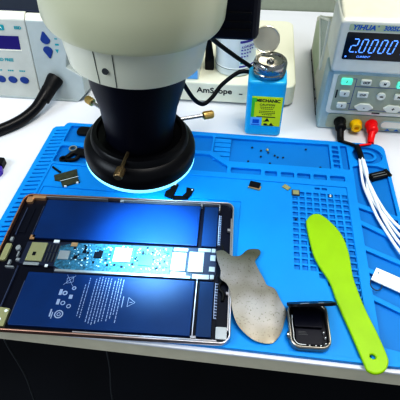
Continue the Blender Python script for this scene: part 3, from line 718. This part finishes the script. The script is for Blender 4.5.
SEG = {'a': ((.15,1),(.85,1)), 'b': ((1,.93),(1,.55)), 'c': ((1,.45),(1,.07)), 'd': ((.15,0),(.85,0)), 'e': ((0,.45),(0,.07)), 'f': ((0,.93),(0,.55)), 'g': ((.15,.5),(.85,.5))}
bm = new()
def digit(bm_, segs, x, y, w=6.0, h=16.5, sh=0.17):
    for s_ in segs:
        (ax, ay), (bx, by) = SEG[s_]
        p = Vector((x+ax*w+ay*h*sh, y+ay*h)); q = Vector((x+bx*w+by*h*sh, y+by*h)); d = (q-p).normalized(); n_ = Vector((-d.y, d.x))*0.78
        prism(bm_, [tuple(p-n_*0.9), tuple(p-d*.5), tuple(p+n_*0.9), tuple(q+n_*0.9), tuple(q+d*.5), tuple(q-n_*0.9)], 0.4, 0.7, mtx=G(0, 0, 0))
digit(bm, 'abged', 112.0, 28.6, 6.4)
for k in range(4): digit(bm, 'abcdef', 123.0+k*11.0, 28.4)
digit(bm, 'abcdef', 186, 28.4); digit(bm, 'abcdef', 197.3, 28.4)
prism(bm, ell(120.3, 28.4, 1.0, 1.0, 10), 0.4, 0.7, mtx=G(0, 0, 0)); prism(bm, ell(172.5, 28.4, 1.0, 1.0, 10), 0.4, 0.7, mtx=G(0, 0, 0))
link('digit_readout', bm, M['seg'], dsp); bm = new(); text(bm, 'CURRENT', 3.6, G(130, 22.6, .5), 0.06, bold=0.05, shear=0.2); prism(bm, ell(109.5, 22.4, 1.2, 1.2, 12), 0.4, 0.7, mtx=G(0, 0, 0))
link('lettering', bm, M['seg'], dsp)
# keypad
K = lambda x, s, out=0.1: face_frame(x, 518.6, 3, 517.6, 90, s, out)
bm = new(); prism(bm, rrect(101.5, XR-4, 25, 87, 5), -2, 1.6, mtx=K(0, 0, 0)); kf = link('keypad_frame', bm, M['psuf'], t, bevel=0.8)
bm = new(); prism(bm, rrect(107, XR-7, 30, 84, 3.5), 0, 2.1, mtx=K(0, 0, 0)); kp = link('keypad_overlay', bm, M['keyp'], t)
bm = new(); prism(bm, rrect(100.5, XR, 83.5, 89.5, 1), -1, 1.6, mtx=K(0, 0, 0)); link('blue_groove', bm, M['psub'], t, bevel=0.5)
bm = new()
def line(bm_, x0, y0, x1, y1): prism(bm_, [(min(x0,x1)-.35, min(y0,y1)-.35), (max(x0,x1)+.35, min(y0,y1)-.35), (max(x0,x1)+.35, max(y0,y1)+.35), (min(x0,x1)-.35, max(y0,y1)+.35)], 2.0, 2.25, mtx=K(0, 0, 0))
line(bm, 131, 79, 131, 33); line(bm, 131, 33, 262, 33); line(bm, 131, 68, 262, 68); line(bm, 127, 42, 131, 42); line(bm, 127, 79, 131, 79)
link('printed_line', bm, M['bbtn'], kp)
def key(pts_, m, txt, cx, cy, ts=3.4):
    b_ = new(); prism(b_, pts_, 1.4, 5.0, mtx=K(0, 0, 0)); o = link('rubber_key', b_, m, t, bevel=0.7)
    b_ = new(); text(b_, txt, ts, K(cx, cy, 5.05), 0.04, bold=0.2, shear=0.1); link('lettering', b_, M['ink'], o)
    return o
OFF = -3.0
def rk(x, y, w, h, m, txt, r=1.5, ts=4.0): return key(rrect(x-w/2, x+w/2, y-h/2+OFF, y+h/2+OFF, r), m, txt, x, y+OFF, ts)
rk(119, 78.5, 14, 9, M['green'], '1', 2, 4)['label'] = 'lit green key'
rk(120, 61, 12.5, 8.6, M['key'], '2', 2, 4); rk(120, 42.5, 12.5, 8.6, M['key'], '3', 2, 4)
rk(143, 78.5, 13, 7.5, M['key'], 'OCP'); rk(166, 78, 13, 8.5, M['key'], 'M', 4); rk(187, 77, 12, 9, M['green'], 'ON', 2)['label'] = 'lit green key'
rk(143, 60.5, 13.5, 7.8, M['key'], 'OVP', .8); rk(166.5, 59.5, 11, 10.5, M['key'], 'V/A', 5.2, 3); rk(189, 60, 12.5, 8, M['key'], 'M2', 1)
for cx, s_ in ((149, '-'), (186, '+')):
    cy = 41.5+OFF
    key([(cx-12.5, cy), (cx-6, cy-5.3), (cx+6, cy-5.3), (cx+12.5, cy), (cx+6, cy+5.3), (cx-6, cy+5.3)], M['key'], s_, cx, cy, 7)
for x, s_ in ((212, 'M3'), (235, 'M4')):
    rk(x, 78, 13, 8, M['key'], s_); rk(x, 60, 13, 8, M['key'], s_)
bm = new(); prism(bm, [(162, 28.2), (172, 28.2), (172, 30.0), (162, 30.0)], 1.6, 2.3, mtx=K(0, 0, 0)); link('small_print', bm, M['ink'], kp); bm = new(); prism(bm, [(109.3, 50), (111.2, 50), (111.2, 62), (109.3, 62)], 2.0, 2.3, mtx=K(0, 0, 0)); link('small_print', bm, M['ink'], kp)
# output sockets
bm = new(); prism(bm, rrect(106, XR-6, 0.5, 23, 4), -2, 0.8, mtx=K(0, 0, 0)); sk = link('socket_strip', bm, M['keyp'], t, bevel=0.8)
sk2 = new(); sheet(sk2, rrect(178, 240, 4.5, 17, 6), [rrect(179.2, 238.8, 5.7, 15.8, 5)], 0.8, 1.8); sk2.transform(K(0, 0, 0)); link('outlet_rim', sk2, M['psub'], sk)
bm = new(); prism(bm, rrect(179.2, 238.8, 5.7, 15.8, 5), 0.8, 1.2, mtx=K(0, 0, 0)); link('outlet_panel', bm, M['psuf'], sk)
bm = new()
for x in (190, 202): prism(bm, [(x-3.5, 0.8), (x+3.5, 0.8), (x, 3.8)], 0.8, 1.1, mtx=K(0, 0, 0))
link('printed_line', bm, M['blueink'], sk)
for x, s_, m in ((124, 11.5, 'blackm'), (146, 9.0, 'yellow'), (166.5, 10.0, 'red')):
    bm = new(); lathe(bm, [(0,0),(8.2,0),(8.2,2.5),(7.2,3.2),(7.2,10),(6.2,11),(3.2,11),(2.8,7),(0,7)], 28, mtx=K(x, s_, 0.5)); lk = link('socket', bm, M[m], t, smooth=35)
    lk['label'] = {'blackm': 'black', 'yellow': 'yellow', 'red': 'red'}[m] + ' terminal'
# ------------------------------------------------------------------ leads
t = thing('test_leads', 'black and red plugs with twisted white leads running across the right trays', 'cable', (140, 480, 4))
bm = new(); lathe(bm, [(0,10),(6.6,10),(7.4,11.5),(7.4,15),(5.5,17.5),(0,18)], 24, mtx=K(124, 11.5, 0.5)); tube(bm, [(124,507,13), (124,501,11), (124.5,493,6), (125,484,4.6)], lambda s: 5.2-1.2*s, 14); link('plug', bm, M['blackm'], t, smooth=50)['label'] = 'black plug'
bm = new(); lathe(bm, [(0,10),(6.6,10),(7.4,11.5),(7.4,15),(5.5,17.5),(0,18)], 24, mtx=K(166.5, 10, 0.5)); tube(bm, [(166,507,12), (166,501,10), (164.5,493,6.5), (163.5,485,5)], lambda s: 5.2-1.2*s, 14); link('plug', bm, M['red'], t, smooth=50)['label'] = 'red plug'
bm = new(); tube(bm, [(125,486,5.5), (127,483,7), (134,480,7), (141,476,7.5), (145,470,8)], 1.9, 10); link('lead', bm, M['blackm'], t, smooth=60)['label'] = 'black lead'
bm = new(); tube(bm, [(163.5,486,5), (162,482,6.5), (154,479,7), (147,476,7.5), (145,470,8)], 1.5, 10); link('lead', bm, M['red'], t, smooth=60)['label'] = 'red lead'
bm = new(); tube(bm, [(143.5,474,8), (145.5,462,8), (146.5,446,8)], 3.7, 12); link('sleeve', bm, M['blackm'], t, smooth=60)
WS = [[(144.0,448,8),(143.5,425,6.5),(143.6,400,6.5),(148,372,7),(152.5,352,6),(160,327,6.5),(169,302,7),(186,268,7)],
      [(146.5,448,10),(147.5,425,10),(149.5,400,9),(153,374,10),(157,352,9),(163,331,8.5),(171,312,8),(190,284,7)],
      [(148.5,448,8.5),(150.5,425,7),(147.5,398,7),(151,376,7),(160,353,7),(172,324.6,8),(192,300,7)],
      [(147.5,448,7),(147,428,7),(152.5,396,7),(157,374,8),(163,354,9),(173.5,335,9),(194,314,7)]]
for w in WS:
    bm = new(); tube(bm, w, 1.75, 10); link('white_wire', bm, M['cable'], t, smooth=60)

# ------------------------------------------------------------------ small parts on the mat
# olive graphite pads with a tail
t = thing('flex_module', 'olive black flex module of two pads beside the left mat trays', 'electronic part', (-222, 375, 3.2))
bm = new(); prism(bm, [(-238.4,379.4),(-213.4,393.4),(-207.7,380.0),(-226.3,369.8),(-234.4,370.7)], 3.3, 4.6); link('pad', bm, M['olive'], t)
bm = new(); prism(bm, [(-225.6,368.6),(-207.2,378.8),(-202.1,370.7),(-220.5,360.6)], 3.3, 5.0); link('pad', bm, M['olive'], t)
bm = new(); tube(bm, [(-227,369.6,4.8), (-206.5,380.6,4.8)], 0.4, 6, smooth=False); box(bm, -219, -216, 360.8, 362.5, 3.3, 5.2); box(bm, -206, -203.5, 368.3, 370.6, 3.3, 5.3); link('edge_contact', bm, M['shieldw'], t)
bm = new(); tube(bm, [(-245.8,394.6,4), (-240,390.5,4), (-232.4,385.6,4)], 1.4, 6); link('tail', bm, M['blackm'], t, smooth=60)
# black handled tool in the middle-left tray
t = thing('small_clamp', 'small black clamp tool with metal ringed tip in the left tray', 'tool', (-220, 425, 1.6))
bm = new(); prism(bm, [(-228,434),(-226,421),(-200,415),(-150,413),(-150,430),(-200,430)], 1.6, 6.5); link('handle', bm, M['black'], t, bevel=1.2)
bm = new(); lathe(bm, [(3.6,0),(5.8,0),(6.0,3),(5.6,6),(3.8,6),(3.4,3)], 24, c=(-230,430,1.6), close=True); link('metal_ring', bm, M['steelm'], t, smooth=40)
bm = new(); lathe(bm, [(2.6,0),(5.2,0),(5.4,3),(5.0,4.6),(2.8,4.6)], 24, c=(-237,410,1.6), close=True); tube(bm, [(-234,414,4), (-230,422,4), (-226,426,4)], 3.0, 8); tube(bm, [(-232,409,4), (-222,412,4), (-218,420,4)], 2.4, 8); link('jaw', bm, M['blackm'], t, smooth=40)
# black part in the far left tray
bm = new(); prism(bm, rrect(-238, -190, 463, 480, 6, 4), 1.5, 6); tag(link('rubber_part', bm, M['blackm'], bevel=1.5), 'rounded black part in the far left corner tray of the mat', 'electronic part')
# u shaped flex below the ring light
t = thing('flex_connector', 'black u-shaped flex connector behind the tablet, right of the ring light', 'electronic part', (-76, 368, 3.2))
bm = new(); prism(bm, [(-87.5,382.7),(-79.5,379.0),(-83.5,355.8),(-93.5,359.6),(-93,366),(-88,371)], 3.3, 5.6); prism(bm, [(-84,361.3),(-66.5,361.6),(-64.6,357.2),(-82.3,355.2)], 3.3, 4.4); link('flex_strip', bm, M['blackm'], t)
bm = new(); prism(bm, [(-69.0,375.2),(-59.6,373.8),(-61.5,366),(-65,358.5),(-71.5,361.1),(-68,367)], 3.3, 5.6); link('flex_end', bm, M['blackm'], t)
bm = new(); box(bm, -85, -82, 377.5, 380, 5.6, 6.0); box(bm, -62.5, -60.5, 370.5, 372.5, 5.6, 6.0); link('contact', bm, M['shieldw'], t)
# board connector
t = thing('board_socket', 'small black connector with gold edge behind the steel plate', 'electronic part', (13, 388, 3.2), math.radians(-12))
bm = new(); box(bm, -6.5, 6.5, -3.5, 5.5, 0.1, 3.4); link('housing', bm, M['chip'], t, local=True, bevel=0.4)
bm = new(); box(bm, -7.0, 7.0, -5.2, -3.4, 0.1, 2.2); box(bm, 6.3, 8.0, -4.5, 1.5, 0.1, 1.6); link('gold_contact', bm, M['copper'], t, local=True)
t = thing('loose_chip', 'tiny tan shielded chip left of the grid of square cells', 'electronic part', (51.5, 390.5, 3.2), math.radians(-38))
bm = new(); box(bm, -4.6, 4.6, -3.2, 3.2, 0.1, 1.3); link('chip_body', bm, M['gold'], t, local=True, bevel=0.2)
t = thing('loose_chip', 'tiny grey square chip at the back left corner of the grid', 'electronic part', (62.5, 382, 3.2))
bm = new(); box(bm, -4.6, 4.6, -4.4, 4.4, 0.1, 1.8); link('chip_body', bm, M['dgrey'], t, local=True, bevel=0.2)
bm = new(); box(bm, -3.6, 3.6, -3.4, 3.4, 1.8, 2.1); link('chip_cover', bm, M['gold'], t, local=True)
# black clip in the right tray
t = thing('jumper_clip', 'small black ribbed clip in the right tray beside the white leads', 'clip', (166, 424, 1.5), math.radians(24))
bm = new()
for k in range(3): box(bm, -13+k, 12, -5.2+k*3.9, -2.4+k*3.9, 0.1, 4.6)
box(bm, 9, 13.5, -6.2, 6.2, 0.1, 5.2); box(bm, -13.5, -10.5, -5.6, 5.6, 0.1, 3.6); link('clip_body', bm, M['black'], t, local=True, bevel=0.5)
bm = new()
for k in range(2): tube(bm, [(-10, -1.9+k*3.9, 4.2), (9, -1.9+k*3.9, 4.2)], 0.5, 6, smooth=False)
link('clip_pin', bm, M['steelm'], t, local=True)
# loose screws: one mesh, copied
def screw_bm():
    b_ = new(); lathe(b_, [(0,0),(0.6,0),(0.6,0.6),(1.35,0.8),(1.35,1.3),(0.9,1.6),(0.45,1.4),(0,1.4)], 12); return b_
first = None
SC = [(7,463,1.4,'dark'),(19,458,1.4,'dark'),(19,446,1.4,'dark'),(28.5,455,1.4,'dark'),(37,450,1.4,'dark'),(41,447,1.4,'dark'),(3,435,1.4,'dark'),(31,434,1.4,'dark'),(78,467,1.4,'dark'),(48,447,1.4,'dark'),(95,433,1.4,'dark')]
for x, y, z, k in SC:
    if first is None:
        first = link('tiny_screw', screw_bm(), M['ink'], org=(0,0,0)); o = first
    else:
        o = first.copy(); COL.objects.link(o)
    o.location = W((x, y, z+0.05))
    tag(o, 'tiny dark screw loose in the long back tray of the mat', 'screw', 'loose dark screws in the long back tray')
o = link('tiny_screw', screw_bm(), M['brass'], org=(0,0,0)); o.location = W((27, 460, 1.45)); o.scale = (1.4, 1.4, 1.4); tag(o, 'tiny brass screw, the only yellow one in the long back tray', 'screw')
o = link('tiny_screw', screw_bm(), M['steelm'], org=(0,0,0)); o.location = W((103.3, 382.5, 1.45)); o.scale = (1.4, 1.4, 1.4); tag(o, 'tiny steel screw in a back row cell of the grid', 'screw')
o = link('tiny_screw', screw_bm(), M['ink'], org=(0,0,0)); o.location = W((62, 341, 1.45)); tag(o, 'tiny dark screw in a left column cell of the grid', 'screw')

# ------------------------------------------------------------------ light
w = bpy.data.worlds.new('room'); scn.world = w; w.use_nodes = True
w.node_tree.nodes['Background'].inputs['Color'].default_value = (0.80, 0.90, 1.0, 1)
w.node_tree.nodes['Background'].inputs['Strength'].default_value = 0.36
def area(name, loc, target, sx, sy, power, color):
    l = bpy.data.lights.new(name, 'AREA'); l.shape = 'RECTANGLE'; l.size = sx; l.size_y = sy; l.energy = power; l.color = color
    o = bpy.data.objects.new(name, l); COL.objects.link(o); o.location = loc
    o.rotation_euler = (Vector(target) - Vector(loc)).to_track_quat('-Z', 'Y').to_euler(); return o
area('ceiling_panel_light', (0.35, 0.35, 2.35), (0.05, 0.45, 0.75), 1.2, 0.6, 22, (1.0, 0.97, 0.90))
area('left_fill_light', (-1.3, -0.5, 1.9), (0, 0.45, 0.75), 0.9, 0.9, 16, (0.85, 0.93, 1.0))  # unseen fill lamp added at the left, brightens the power supply's side

sl = bpy.data.lights.new('ring_light_beam', 'SPOT'); sl.energy = 6.5; sl.color = (0.42, 0.80, 1.0); sl.spot_size = math.radians(76); sl.spot_blend = 1.0; sl.shadow_soft_size = 0.03
so = bpy.data.objects.new('ring_light_beam', sl); COL.objects.link(so); so.location = W((MX, MY, 126))
# ------------------------------------------------------------------ camera
cam = bpy.data.cameras.new('camera'); cam.sensor_width = 36.0; cam.lens = 441.4*36/400; cam.clip_start = 0.01
co = bpy.data.objects.new('camera', cam); COL.objects.link(co); scn.camera = co
R_ = Vector((0.99208988, 0.12476734, -0.01381226)); U_ = -Vector((0.08096939, -0.72011718, -0.6891119)); B_ = -Vector((-0.0959251, 0.68254257, -0.7245233))
m = Matrix.Identity(4)
for i in range(3): m[i][0] = R_[i]; m[i][1] = U_[i]; m[i][2] = B_[i]
m[0][3], m[1][3], m[2][3] = 0, 0, 0.38345 + ZT
co.matrix_world = m
scn.view_settings.view_transform = 'Standard'
scn.view_settings.look = 'High Contrast'
scn.view_settings.exposure = -0.12
for o in list(COL.objects):
    if 'org' in o.keys(): del o['org']
